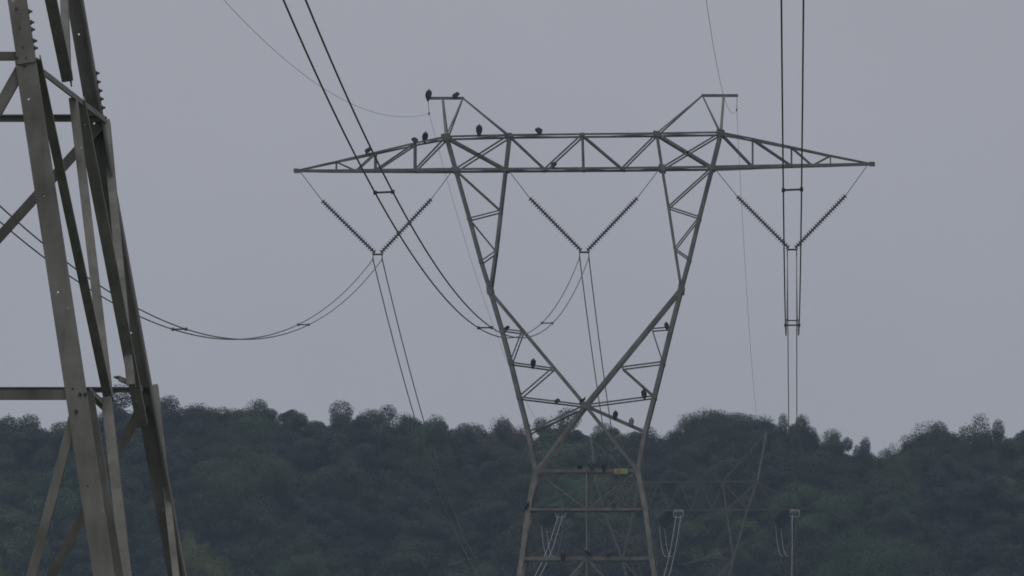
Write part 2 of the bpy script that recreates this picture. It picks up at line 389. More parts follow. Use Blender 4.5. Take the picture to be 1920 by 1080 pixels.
for sy in (-1, 1):
    def midp(nm): return (corner(nm, -1, sy) + corner(nm, 1, sy)) / 2
    inn = V((0, -sy, 0)); o_ = V((0, -sy * .03, 0))
    for nm, a in (('b1', .12), ('b2', .18), ('b3', .16)):
        angle('crossbeam', corner(nm, -1, sy) + o_, corner(nm, 1, sy) + o_, a, tA, (0, 0, -1), inn)
    for e in (-1, 1):
        angle('brace', corner('b0', e, sy) + o_, midp('b1') + o_, .05, tA, (0, 0, 1), inn)
        if sy > 0: angle('brace', corner('b2', e, sy) + o_, midp('b1') + o_, .045, tA, (0, 0, 1), inn)
        angle('brace', midp('b2') + o_, corner('b3', e, sy) + o_, .12, tA, (0, 0, 1), inn)
        angle('brace', midp('b3') + o_, corner('b4', e, sy) + o_, .12, tA, (0, 0, 1), inn)
    angle('post', midp('b0') + o_, midp('b3') + o_, .06, tA, (1, 0, 0), inn)
for sx in (-1, 1):
    for a, b in zip(order, order[1:]):
        F0, B0, F1, B1 = corner(a, sx, -1), corner(a, sx, 1), corner(b, sx, -1), corner(b, sx, 1)
        angle('side_beam', F0, B0, .12, tA, (0, 0, -1), (-sx, 0, 0))
        angle('side_brace', F0, B1, .07, tA, (0, 0, 1), (-sx, 0, 0)); angle('side_brace', B0, F1, .07, tA, (0, 0, 1), (-sx, 0, 0))
pp = at(1026, 889, YA - lv['b0'][3] - .06)
box_between('bracket_plate', pp - V((.3, 0, 0)), pp + V((.3, 0, 0)), .17, .05, tA, (0, 0, 1), 'hardware')

# ---- number sign on the beam
sg = thing('number_sign', 'small yellow number plate fixed to the crossbeam below the big steel cross', 'sign', (0, 0, 0))
Ys = YA - lv['b0'][3] - .03
c0, c1 = at(1152, 888, Ys), at(1169, 878.5, Ys); d1 = at(1177, 878.5, Ys)
sg.location = ((c0.x + d1.x) / 2, Ys, c0.z)
def slab(name, x0, x1, z0, z1, y0, y1, m, par):
    return box_between(name, V(((x0 + x1) / 2, y0, (z0 + z1) / 2)), V(((x0 + x1) / 2, y1, (z0 + z1) / 2)), z1 - z0, x1 - x0, par, (0, 0, 1), m)
slab('number_plate', c0.x, c1.x, c0.z, c1.z, Ys, Ys - .01, 'sign', sg)
slab('colour_plate', c1.x + .004, d1.x, c0.z, c1.z, Ys, Ys - .01, 'sign_green', sg)
tx = bpy.data.curves.new('digits', 'FONT'); tx.body = '181'; tx.size = .27; tx.align_x = 'CENTER'; tx.align_y = 'CENTER'; tx.extrude = .003
to = bpy.data.objects.new('digits_curve', tx); C.objects.link(to)
dg = bpy.context.evaluated_depsgraph_get()
dm = bpy.data.meshes.new_from_object(to.evaluated_get(dg)); bpy.data.objects.remove(to)
do = link('digits', dm, None, sg); dm.materials.clear(); dm.materials.append(M['sign_black'])
do.rotation_euler = (R(90), 0, 0); do.scale = (.82, 1, 1)
do.location = V(((c0.x + c1.x) / 2, Ys - .0135, (c0.z + c1.z) / 2)) - V(sg.location)

# ---- the near tower: same type; its right legs fill the left of the picture
HN0, SN = 4.99, .165
def hn(z): return HN0 - SN * (z - CAMZ)
tN = thing('transmission_tower', 'big dark steel pylon leg with crossing braces and splice bolts, close by', 'pylon', (AXN, YN, 0), 'pylons along the line')
LOCN = {}
for k, (x, z, h) in LOC.items(): LOCN[k] = (x, z + 1.9, h)
zt = LOCN['L5'][1]
for k in ('L5', 'R5'): LOCN[k] = (math.copysign(hn(zt), LOCN[k][0]), zt, hn(zt))
upper(tN, LOCN, AXN, YN, 'steel_near')

def punched_leg(P, Q, a, holes, parent, sx, sy, m):
    """steel angle leg whose front/back flange has bolt holes (fractions along it)"""
    P, Q = V(P), V(Q); ax, u = frame(P, Q, (-sx, 0, 0))
    v = V((0, -sy, 0)); v = v - ax * v.dot(ax) - u * v.dot(u); v.normalize()
    L = (Q - P).length; t = .018; b = base_of(parent); r = .0085
    ts = [0]
    for h in sorted(holes): ts += [h * L - r, h * L + r]
    ts.append(L); us = [0, a * .62 - r, a * .62 + r, a]
    vs_, fs_ = [], []
    def vid(p): vs_.append(p - b); return len(vs_) - 1
    G = {}
    for i, tt in enumerate(ts):
        for j, uu in enumerate(us):
            for k in (0, 1): G[i, j, k] = vid(P + ax * tt + u * uu + v * (t * k))
    for i in range(len(ts) - 1):
        for j in range(3):
            if j == 1 and i % 2 == 1:
                for (p, q) in (((i, 1), (i + 1, 1)), ((i + 1, 1), (i + 1, 2)), ((i + 1, 2), (i, 2)), ((i, 2), (i, 1))):
                    fs_.append((G[(*p, 0)], G[(*q, 0)], G[(*q, 1)], G[(*p, 1)]))
            else:
                for k in (0, 1): fs_.append((G[i, j, k], G[i + 1, j, k], G[i + 1, j + 1, k], G[i, j + 1, k]))
        for j in (0, 3): fs_.append((G[i, j, 0], G[i + 1, j, 0], G[i + 1, j, 1], G[i, j, 1]))
    # second flange
    q = [vid(P + ax * tt + u * x + v * y) for tt in (0, L) for x, y in ((.0005, t), (t, t), (t, a), (.0005, a))]
    fs_ += [(q[i], q[(i + 1) % 4], q[(i + 1) % 4 + 4], q[i + 4]) for i in range(4)] + [tuple(q[:4]), tuple(q[4:])]
    return link('leg', mesh('leg', vs_, fs_), m, parent)

ztop = zt
NLEG = {}
for sx in (-1, 1):
    for sy in (-1, 1):
        def CN(z): return V((AXN + sx * (hn(z) + (.06 * max(0, 1 - z / 6.6) if sy > 0 else 0)), YN + sy * hn(z), z))
        zs = [0.0, 6.99 if sy < 0 else 6.6, ztop]
        for z0, z1, a in ((zs[0], zs[1], .168), (zs[1], zs[2], .152)):
            hol = [(zz - z0) / (z1 - z0) for zz in np.arange(z0 + .35, z1 - .25, .79)]
            lo = punched_leg(CN(z0), CN(z1), a, hol, tN, sx, sy, 'steel_near')
            if sx > 0: NLEG[sy, z0 > 1] = lo
        p = CN(0); box_between('footing', p - V((0, 0, .4)), p + V((0, 0, .35)), .9, .9, tN, (1, 0, 0), 'concrete')

def onface(px, py):                  # photo pixel on the right-hand face of the near tower
    d = ray(px, py); k = (AXN + HN0) / (d.x + SN * d.z)
    return V((d.x * k, d.y * k, CAMZ + d.z * k))
def onplane(px, py, sy):             # photo pixel on its front (-1) or back (1) face
    h = 4.5
    for _ in range(5):
        p = at(px, py, YN + sy * h); h = hn(p.z)
    return p
def mirror(p): return V((2 * AXN - p.x, p.y, p.z))
RF = [ # right-hand face members: start, end, flange size, name
 ((80, 131), (196, 221), .055, 'face_strut'), ((72, 113), (206, 748), .075, 'brace'), ((93, -30), (131, 152), .098, 'brace'), ((123, -40), (131, 150), .066, 'brace'),
 ((139, 182), (206, 745), .074, 'brace'), ((152, 190), (270, 800), .098, 'brace'), ((202, 223), (249, 720), .072, 'brace'),
 ((204, 743), (262, 1260), .085, 'brace'), ((170, 733), (256, 1260), .062, 'brace'), ((293, 720), (350, 1230), .058, 'brace'),
 ((171, 738), (208, 774), .05, 'face_strut'), ((223, 704), (287, 732), .05, 'face_strut')]
up_face = V((-SN, 0, -1)).normalized()
for i, (a, b, s, nm) in enumerate(RF):
    P, Q = onface(*a), onface(*b)
    if i >= 10:                      # the two short struts are bolted to the inside
        c0_ = V((0, 0, CAMZ)); P = c0_ + (P - c0_) * 1.012; Q = c0_ + (Q - c0_) * 1.012
    for f_, sx in ((lambda p: p, 1), (mirror, -1)):
        p, q = f_(P), f_(Q)
        n = V((sx, 0, SN)).normalized()
        d = (q - p).normalized()
        inpl = n.cross(d)
        if inpl.y > 0: inpl = -inpl
        # outstanding flange points inward, seen square on; the other flange lies in the face
        sh = -n * (.012 + .004 * (i % 4))
        angle(nm, p + sh + n * s * .5, q + sh + n * s * .5, s, tN, -n, -inpl, 'steel_near', centre=False, t=.012)
# upper continuation of that face, out of frame
for sx in (-1, 1):
    for z0, z1 in ((8.4, ztop),):
        for e in (-1, 1):
            P = V((AXN + sx * hn(z0), YN + e * hn(z0), z0)); Q = V((AXN + sx * hn(z1), YN, z1))
            angle('side_brace', P, Q, .1, tN, (0, 0, 1), (-sx, 0, 0), 'steel_near')
FB = [ # front / back face: right-hand end, a second point on it, size, target height, name
 (-1, (52, 105), (0, 106), .075, None, 'crossbeam'), (-1, (150, 740), (0, 740), .085, None, 'crossbeam'),
 (1, (192, 222), (0, 222.5), .065, None, 'crossbeam'), (1, (284, 731), (0, 728.5), .05, None, 'crossbeam'),
 (-1, (45, 116), (0, 196), .09, 4.2, 'brace'), (1, (188, 236), (0, 444), .09, 4.3, 'brace'),
 (-1, (141, 765), (58, 1080), .075, .2, 'brace'), (1, (270, 757), (96, 1080), .085, .2, 'brace')]
for sy, a, b, s, zend, nm in FB:
    P, Q = onplane(*a, sy), onplane(*b, sy)
    if zend is None: Q = mirror(P); Q.z = P.z
    else:
        k = (zend - P.z) / (Q.z - P.z); Q = P + (Q - P) * k
    for f_ in ((lambda p: p, mirror) if zend is not None else (lambda p: p,)):
        p, q = f_(P), f_(Q); d = (q - p).normalized(); u = V((d.z, 0, -d.x))
        if nm == 'crossbeam': u = V((0, 0, -1))
        o_ = V((0, -sy * .024 if sy > 0 else .022, 0))
        angle(nm, p + o_, q + o_, s, tN, u, (0, -sy, 0), 'steel_near')
# splice bolts
def bolt(P, dirn, parent, r=.013, L=.034):
    P = V(P); dirn = V(dirn).normalized(); ax, u = frame(P, P + dirn, (0, 0, 1)); v = ax.cross(u); b = base_of(parent)
    prof = [(0, r * 1.5), (L * .45, r * 1.5), (L * .45, r * .8), (L, r * .75)]
    vs_, fs_ = [], []
    for t_, r_ in prof:
        for k in range(6):
            an = k * math.pi / 3; vs_.append(P + ax * t_ + u * (math.cos(an) * r_) + v * (math.sin(an) * r_) - b)
    for i in range(3):
        for k in range(6): fs_.append((i * 6 + k, i * 6 + (k + 1) % 6, i * 6 + 6 + (k + 1) % 6, i * 6 + 6 + k))
    fs_.append(tuple(18 + k for k in range(6)))
    link('bolt', mesh('bolt', vs_, fs_), 'bolt', parent)
def cornerN(py, sy):
    z = 6.5
    for _ in range(6):
        z = CAMZ + (YH - py) * (YN + sy * hn(z)) / FPX
    return V((AXN + hn(z), YN + sy * hn(z), z))
for sy, ys in ((-1, (17, 37, 51, 72, 86, 108)), (1, (135, 152, 168, 184, 200, 219))):
    for i, py in enumerate(ys):
        p = cornerN(py, sy); bolt(p + V((-.003, -sy * (.05 + .03 * (i % 2)), 0)), (1, 0, 0), NLEG[sy, False])
for px, py in ((31, 17), (37, 52), (43, 88), (33, 108), (49, 108), (46, 122), (150, 739), (160, 739), (143, 771)):
    p = onplane(px, py, -1); bolt(p + V((0, .002, 0)), (0, -1, 0), NLEG[-1, False], r=.011, L=.02)
p0, p1 = cornerN(15, -1), cornerN(115, -1)
box_between('splice_plate', p0 + V((-.075, -.006, 0)), p1 + V((-.075, -.006, 0)), .15, .010, tN, (1, 0, 0), 'steel_near')

# ------------------------------------------------------------------ V-string insulators on the mid tower
def disc_string(P, Q, n, rad, parent, m, name='insulator_string'):
    P, Q = V(P), V(Q); ax, u = frame(P, Q, (0, 1, 0)); v = ax.cross(u); L = (Q - P).length; b = base_of(parent)
    vs_, fs_ = [], []; seg = 10
    st = L / n
    prof = [(0, .045), (.22, .05), (.28, .5 * rad), (.40, rad), (.60, rad * .97), (.66, .6 * rad), (.74, .055), (1.0, .05)]
    for i in range(n):
        for f_, r_ in prof:
            for k in range(seg):
                an = 2 * math.pi * k / seg
                vs_.append(P + ax * ((i + f_) * st) + u * (math.cos(an) * r_) + v * (math.sin(an) * r_) - b)
    rows = n * len(prof)
    for i in range(rows - 1):
        for k in range(seg): fs_.append((i * seg + k, i * seg + (k + 1) % seg, (i + 1) * seg + (k + 1) % seg, (i + 1) * seg + k))
    fs_ += [tuple(range(seg - 1, -1, -1)), tuple((rows - 1) * seg + k for k in range(seg))]
    return link(name, mesh(name, vs_, fs_, False), m, parent)

PH = [ # hang point left, string top left, string foot left, hang right, top right, foot right, clamp
 ((560, 323), (604, 376), (703, 474), (851, 321), (809, 373), (714, 474), (708, 486), 'under the arm with perched vultures'),
 ((951, 321), (993, 371), (1090, 470), (1239, 318), (1195, 371), (1101, 470), (1095.5, 483), 'in the middle, between the two fork arms'),
 ((1337, 317), (1382, 368), (1479, 465), (1629, 311), (1586, 366), (1491, 465), (1485, 478), 'behind two cables, below the bird-free arm')]
CL = []
for (hl, tl, fl, hr, tr, fr, cl, where) in PH:
    base = at(*cl, YA)
    t = thing('insulator_assembly', 'V-shaped pair of grey disc insulator strings ' + where, 'insulator', base, 'V-strings on the pylon')
    for h_, t_, f_ in ((hl, tl, fl), (hr, tr, fr)):
        tube('hanger_rod', [at(*h_, YA) + V((0, 0, .12)), at(*t_, YA)], .017, t, 'hardware')
        disc_string(at(*t_, YA), at(*f_, YA), 25, .145, t, 'glaze')
    yl, yr = at(fl[0] - 4, fl[1] + 3, YA), at(fr[0] + 4, fr[1] + 3, YA)
    box_between('yoke_plate', yl, yr, .09, .03, t, (0, 0, 1), 'hardware')
    for sx in (-1, 1):
        q = base + V((sx * .2285, 0, 0)); y_ = V((q.x, YA, yl.z))
        box_between('clamp_link', y_, q, .045, .03, t, (1, 0, 0), 'hardware')
        box_between('suspension_clamp', q - V((0, .22, .0)), q + V((0, .22, 0)), .075, .06, t, (0, 0, 1), 'hardware')
    CL.append(base)

# ------------------------------------------------------------------ conductors
def sagline(P, Q, Cc, n):
    pts = []
    Lh = math.hypot(Q.x - P.x, Q.y - P.y)
    for i in range(n + 1):
        k = i / n; p = P.lerp(Q, k); p.z -= (k * Lh) * ((1 - k) * Lh) / (2 * Cc); pts.append(p)
    return pts
def lerp_at(pts, k):
    f_ = k * (len(pts) - 1); i = min(len(pts) - 2, int(f_)); return pts[i].lerp(pts[i + 1], f_ - i)

ends_near = []
def zpar(y): return CAMZ + 12.35 + (302 - y) ** 2 / (2 * 1985)
NLAB = ['slack twin power cable that sweeps behind the close pylon leg', 'twin power cable rising steeply to pass in front of the bird-laden arm', 'straight upright twin power cable in front of the bird-free arm']
for i, b in enumerate(CL):
    P = V(b); Q = V((b.x, YN + .3, zpar(YN)))
    t = thing('cable_bundle', NLAB[i], 'power cable', b, 'twin conductors over the near span')
    lines = {}
    for sx in (-1, 1):
        o_ = V((sx * .2285, 0, 0)); pts = sagline(P + o_, Q + o_, 1985, 140)
        tube('conductor', pts, .0225, t, 'wire'); lines[sx] = pts
        L = (YA - YN)
        tube('armor_rod', [lerp_at(pts, k * .6 / L) for k in (0, .5, 1, 1.5)], .03, t, 'hardware')
    for y in (424, 338, 254, 170):
        k = (YA - y + sx * 0) / (YA - YN); a, c = lerp_at(lines[-1], k), lerp_at(lines[1], k + .0006)
        s = box_between('spacer', a, c, .05, .035, t, (0, 0, 1), 'hardware')
        for e in (a, c): box_between('spacer_clamp', e - V((0, .09, 0)), e + V((0, .09, 0)), .10, .085, s, (0, 0, 1), 'hardware')

# ------------------------------------------------------------------ earth wires
GW = []
for px, py, sd_, tip in ((804.5, 213, 'bird-loaded', 'PLa'), (1381.5, 206, 'empty', 'PRc')):
    g = at(px, py, YA)
    t = thing('earth_wire', f'thin overhead wire hung from the {sd_} peak bar, curving up towards the viewer', 'wire', g, 'overhead earth wires')
    topb = WA(tip, 0)
    tube('hanger', [V((topb.x, YA, topb.z)), g], .014, t, 'hardware')
    box_between('wire_clamp', g - V((0, .12, 0)), g + V((0, .12, 0)), .12, .07, t, (0, 0, 1), 'hardware')
    zn = CAMZ + 21.5 + 0.0
    Q = V((g.x, YN, g.z)); 
    tube('wire', sagline(g, V((g.x, YN, CAMZ + 29.2)), 3030, 120), .0085, t, 'wire', n=5)
    GW.append(g)

# ------------------------------------------------------------------ far strain tower, where the line turns
NF = {'PL': (1108, 822), 'TL': (1118, 904), 'BL': (1132, 956), 'TLi': (1195, 904), 'BLi': (1189, 957), 'WL': (1167, 1050),
      'PR': (1437, 811), 'TR': (1420, 903), 'BR': (1401, 956), 'TRi': (1355, 903), 'BRi': (1362, 957), 'WR': (1375, 1047),
      'T1': (1235, 904), 'T2': (1275, 904), 'T3': (1315, 903.5), 'B1': (1215, 957), 'B2': (1255, 957), 'B3': (1295, 957), 'B4': (1335, 957),
      'AL': (985, 954), 'AR': (1512, 954), 'aLt': (1050, 929), 'aLb': (1058, 955), 'aRt': (1466, 929), 'aRb': (1456, 955),
      'X': (1271, 1170), 'GL': (1214, 1240), 'GR': (1328, 1240)}
AXF = at(1271, 1000, YF).x
tF = thing('transmission_tower', 'dim far lattice pylon standing before the wooded hill, no birds on it', 'pylon', (AXF, YF, 0), 'pylons along the line')
def WF(k, s):
    px, py = NF[k]; p = at(px, py, YF)
    h = {'PL': .1, 'PR': .1, 'AL': .15, 'AR': .15, 'aLt': .8, 'aLb': .8, 'aRt': .8, 'aRb': .8, 'X': 1.9, 'GL': 2.4, 'GR': 2.4, 'WL': 1.6, 'WR': 1.6}.get(k, 1.3)
    return V((p.x, YF + s * h, p.z))
FM = [('PL', 'TL', .22, 'leg'), ('TL', 'BL', .24, 'leg'), ('BL', 'WL', .24, 'leg'), ('TLi', 'BLi', .2, 'leg'), ('BLi', 'WL', .2, 'leg'),
      ('PR', 'TR', .22, 'leg'), ('TR', 'BR', .24, 'leg'), ('BR', 'WR', .24, 'leg'), ('TRi', 'BRi', .2, 'leg'), ('BRi', 'WR', .2, 'leg'),
      ('PL', 'TLi', .10, 'peak_strut'), ('PR', 'TRi', .10, 'peak_strut'),
      ('TL', 'TLi', .13, 'top_chord'), ('TLi', 'T1', .13, 'top_chord'), ('T1', 'T2', .13, 'top_chord'), ('T2', 'T3', .13, 'top_chord'), ('T3', 'TRi', .13, 'top_chord'), ('TRi', 'TR', .13, 'top_chord'),
      ('BL', 'BLi', .13, 'bottom_chord'), ('BLi', 'B1', .13, 'bottom_chord'), ('B1', 'B2', .13, 'bottom_chord'), ('B2', 'B3', .13, 'bottom_chord'), ('B3', 'B4', .13, 'bottom_chord'), ('B4', 'BRi', .13, 'bottom_chord'), ('BRi', 'BR', .13, 'bottom_chord'),
      ('TL', 'BLi', .11, 'brace'), ('TLi', 'BL', .11, 'brace'), ('TR', 'BRi', .11, 'brace'), ('TRi', 'BR', .11, 'brace'),
      ('TLi', 'B1', .09, 'brace'), ('B1', 'T1', .09, 'brace'), ('T1', 'B2', .09, 'brace'), ('B2', 'T2', .09, 'brace'), ('T2', 'B3', .09, 'brace'), ('B3', 'T3', .09, 'brace'), ('T3', 'B4', .09, 'brace'), ('B4', 'TRi', .09, 'brace'),
      ('TL', 'aLt', .11, 'arm_chord'), ('aLt', 'AL', .11, 'arm_chord'), ('BL', 'aLb', .12, 'arm_chord'), ('aLb', 'AL', .12, 'arm_chord'), ('aLt', 'aLb', .08, 'post'), ('TL', 'aLb', .08, 'brace'),
      ('TR', 'aRt', .11, 'arm_chord'), ('aRt', 'AR', .11, 'arm_chord'), ('BR', 'aRb', .12, 'arm_chord'), ('aRb', 'AR', .12, 'arm_chord'), ('aRt', 'aRb', .08, 'post'), ('TR', 'aRb', .08, 'brace'),
      ('WL', 'GL', .24, 'leg'), ('WR', 'GR', .24, 'leg'), ('WL', 'X', .18, 'cross_member'), ('WR', 'X', .18, 'cross_member'), ('X', 'GL', .18, 'cross_member'), ('X', 'GR', .18, 'cross_member'), ('GL', 'GR', .14, 'crossbeam')]
for a, b, s, nm in FM:
    for sy in (-1, 1):
        P, Q = WF(a, sy), WF(b, sy); d = (Q - P).normalized()
        angle(nm, P, Q, s * .82, tF, (d.z, 0, -d.x), (0, -sy, 0), 'steel_far')
for k in NF:
    if k not in ('PL', 'PR', 'X'): angle('side_strut', WF(k, -1), WF(k, 1), .08, tF, (0, 0, 1), (1, 0, 0), 'steel_far')
for sx, k in ((-1, 'GL'), (1, 'GR')):
    for sy in (-1, 1):
        P = WF(k, sy); Q = V((P.x + sx * .9, P.y + sy * .9, 0))
        angle('leg', P, Q, .26, tF, (-sx, 0, 0), (0, -sy, 0), 'steel_far')
        box_between('footing', Q - V((0, 0, .3)), Q + V((0, 0, .3)), .8, .8, tF, (1, 0, 0), 'concrete')

FARL = ['bird-pylon side', 'beam', 'arm below the upright cable']
FP = [(1051, 964), (1272, 964), (1490, 963)]
YR = 891.5
for i, (px, py) in enumerate(FP):
    ring = at(px, py, YR); hang = V((ring.x, YF - 1.25, at(px, 957, YF).z))
    who = ['seen through the bird-laden pylon', 'under the middle of its beam', 'below the upright twin cable'][i]
    t = thing('strain_assembly', 'dark strain insulators with pale ring on far pylon, ' + who, 'insulator', ring, 'strain insulators on the far pylon')
    for sx in (-1, 1):
        disc_string(hang + V((sx * .25, 0, 0)), ring + V((sx * .22, 0, 0)), 26, .14, t, 'glaze_dark')
    # outgoing strings, the line turns left
    h2 = V((ring.x - .35, YF + 1.25, hang.z)); e2 = at(px - 31, py + 17, YF + 6.4)
    for sx in (-1, 1):
        dv = V((sx * .15, 0, sx * -.22))
        disc_string(h2 + dv, e2 + dv, 26, .29, t, 'glaze_dark')
    box_between('yoke_plate', ring - V((.32, 0, 0)), ring + V((.32, 0, 0)), .12, .03, t, (0, 0, 1), 'hardware')
    box_between('attachment_plate', hang - V((.4, -.05, 0)), h2 + V((.4, -.05, 0)), .3, .12, t, (0, 0, 1), 'hardware')
    # rounded rectangular corona ring
    rp = []
    for cx, cz, a0 in ((.30, .16, 0), (-.30, .16, 90), (-.30, -.16, 180), (.30, -.16, 270)):
        for k in range(5):
            an = R(a0 + k * 22.5); rp.append(ring + V((cx + .12 * math.cos(an), -.12, cz + .12 * math.sin(an))))
    tube('corona_ring', rp, .04, t, 'ring', 6, closed=True)
    # jumper loops
    for sx in (-1, 1):
        A = e2 + V((sx * .2285, 0, -.25)); B = ring + V((sx * .2285, .3, -.2)); pts = []
        for k in range(25):
            q = k / 24; p = A.lerp(B, q); p.z -= 3.1 * (1 - (2 * q - 1) ** 4 * .6 - (2 * q - 1) ** 2 * .4); pts.append(p)
        tube('jumper_cable', pts, .024, t, 'ring')
    # span between the mid and the far pylon
    b = CL[i]
    lab = ['twin power cable slanting down across the trees beside the bird-laden pylon', 'twin power cable dropping through the big steel cross of the pylon', 'twin power cable ending at the rightmost strain insulator on the far pylon'][i]
    t = thing('cable_bundle', lab, 'power cable', b, 'twin conductors over the far span')
    lines = {}
    for sx in (-1, 1):
        o_ = V((sx * .2285, 0, 0)); pts = sagline(V(b) + o_, ring + V((sx * .2, 0, -.05)), 1670, 120)
        tube('conductor', pts, .028, t, 'wire_new'); lines[sx] = pts
        tube('armor_rod', [lerp_at(pts, k * .7 / 390) for k in (0, .5, 1, 1.5)], .032, t, 'hardware')
    for k in (.2, .42, .64, .85):
        box_between('spacer', lerp_at(lines[-1], k), lerp_at(lines[1], k), .05, .035, t, (0, 0, 1), 'hardware')
    t = thing('cable_bundle', 'faint twin cable leaving far pylon into trees, ' + FARL[i], 'power cable', e2, 'outgoing conductors')
    for sx in (-1, 1):
        A = e2 + V((sx * .2285, 0, 0)); tgt = at(px - 215, py + 96, 985)
        tube('conductor', sagline(A, tgt + V((sx * .2285, 0, 0)), 1700, 20), .02, t, 'wire')
for g, tip, lab in ((GW[0], 'PL', 'hair-thin wire slanting down from the bird-loaded peak to the far pylon'), (GW[1], 'PR', 'hair-thin wire dropping from the empty peak to the far pylon')):
    tag(tube('earth_wire', sagline(g, WF(tip, 0), 3100, 60), .0085, None, 'wire', n=5), lab, 'wire', 'overhead earth wires')

# ------------------------------------------------------------------ vultures
def loft(name, rings, m, parent, seg=12):
    """rings: (centre, tilt about x, half width, half thickness)"""
    vs_, fs_ = [], []
    for c, tl, a, b in rings:
        ct, st = math.cos(tl), math.sin(tl)
        for k in range(seg):
            an = 2 * math.pi * k / seg; x = math.cos(an) * a; y = math.sin(an) * b
            vs_.append((c[0] + x, c[1] + y * ct, c[2] + y * st))
    for i in range(len(rings) - 1):
        for k in range(seg): fs_.append((i * seg + k, i * seg + (k + 1) % seg, (i + 1) * seg + (k + 1) % seg, (i + 1) * seg + k))
    fs_ += [tuple(range(seg - 1, -1, -1)), tuple((len(rings) - 1) * seg + k for k in range(seg))]
    return mesh(name, vs_, fs_, True)
# bird faces local -y; tail down behind (+y). One continuous surface from tail over back, neck and head to beak
POSE = {
 'upright': [((0, .17, -.17), -.5, .050, .012), ((0, .15, -.07), -.5, .080, .025), ((0, .11, .02), -.4, .10, .07), ((0, .05, .12), -.3, .145, .115), ((0, .0, .25), -.2, .168, .13), ((0, -.02, .37), -.1, .168, .125),
             ((0, -.03, .44), 0, .145, .10), ((0, -.045, .475), .2, .075, .06), ((0, -.06, .505), .3, .042, .045), ((0, -.08, .535), .6, .040, .045), ((0, -.12, .537), 1.2, .027, .030), ((0, -.15, .525), 1.4, .013, .015), ((0, -.165, .505), 1.8, .004, .005)],
 'hunched': [((0, .24, .00), -.9, .06, .015), ((0, .19, .06), -.9, .11, .04), ((0, .13, .12), -.8, .17, .10), ((0, .06, .19), -.6, .205, .145), ((0, -.01, .26), -.4, .205, .15), ((0, -.06, .32), -.2, .17, .125),
             ((0, -.10, .355), .3, .10, .08), ((0, -.135, .37), .8, .055, .052), ((0, -.165, .37), 1.1, .042, .044), ((0, -.20, .362), 1.3, .030, .032), ((0, -.23, .345), 1.6, .013, .014), ((0, -.242, .325), 1.9, .004, .005)],
 'leaning': [((0, .32, -.02), -1.0, .055, .015), ((0, .24, .05), -.95, .09, .035), ((0, .16, .13), -.8, .135, .09), ((0, .07, .21), -.7, .16, .125), ((0, -.02, .30), -.6, .16, .13), ((0, -.09, .37), -.4, .13, .105),
             ((0, -.13, .42), -.1, .07, .065), ((0, -.155, .455), .2, .042, .046), ((0, -.18, .475), .7, .038, .042), ((0, -.215, .475), 1.2, .027, .030), ((0, -.245, .46), 1.5, .012, .013), ((0, -.257, .44), 1.8, .004, .005)],
}
BM = {}
for k, rg in POSE.items():
    for pale in (0, 1):
        me = loft('vulture_' + k, rg, None, None)
        me.materials.append(M['pale_feather' if pale else 'feather']); me.materials.append(M['head'])
        nr = len(rg)
        for pi, pl in enumerate(me.polygons):
            if pi >= (nr - 6) * 12 and pi < (nr - 1) * 12: pl.material_index = 1
        BM[k, pale] = me
def wing_mesh(k):
    rg = POSE[k]; vs_, fs_ = [], []
    # folded wing: a shallow shell along the flank, shoulder to tail tip
    sh = V(rg[5][0]); ti = V(rg[1][0])
    for i in range(7):
        q = i / 6; c = sh.lerp(ti, q); wdt = .075 * math.sin(math.pi * min(1, .25 + q * .72)) + .012
        out = .0 + rg[4][2] * (1 - q) ** .7 * .93 + .03 * math.sin(math.pi * q) + .035 * q
        for j, (dy, o) in enumerate(((-1, -.012), (-.35, .02), (.35, .022), (1, -.006))):
            vs_.append((out + o, c.y + dy * wdt * 1.3 + .02, c.z - .02 - dy * wdt * .15))
    n = len(vs_)
    vs_ += [(x - .02, y, z) for x, y, z in vs_]
    for i in range(6):
        for j in range(3):
            f = (i * 4 + j, i * 4 + j + 1, (i + 1) * 4 + j + 1, (i + 1) * 4 + j)
            fs_.append(f); fs_.append(tuple(n + x for x in f[::-1]))
        for j in (0, 3): fs_.append((i * 4 + j, (i + 1) * 4 + j, n + (i + 1) * 4 + j, n + i * 4 + j))
    return vs_, fs_
WM = {}
for k in POSE:
    v_, f_ = wing_mesh(k)
    for s in (-1, 1):
        for pale in (0, 1):
            me = mesh('wing', [(x * s, y, z) for x, y, z in v_], f_, True); me.materials.append(M['pale_feather' if pale else 'feather']); WM[k, s, pale] = me
lg = bpy.data.meshes.new('bird_leg')
def legmesh():
    vs_, fs_ = [], []
    def seg(P, Q, r0, r1):
        P, Q = V(P), V(Q); ax, u = frame(P, Q, (1, .1, 0)); v = ax.cross(u); b = len(vs_)
        for E, r in ((P, r0), (Q, r1)):
            for k in range(5):
                an = 2 * math.pi * k / 5; vs_.append(E + u * (math.cos(an) * r) + v * (math.sin(an) * r))
        for k in range(5): fs_.append((b + k, b + (k + 1) % 5, b + 5 + (k + 1) % 5, b + 5 + k))
    seg((0, .02, .16), (0, -.005, .008), .028, .011)
    for dx, dy in ((-.035, -.06), (0, -.075), (.035, -.06), (0, .05)): seg((0, 0, .008), (dx, dy, .004), .009, .004)
    return mesh('leg', vs_, fs_)
lg = legmesh(); lg.materials.append(M['head'])

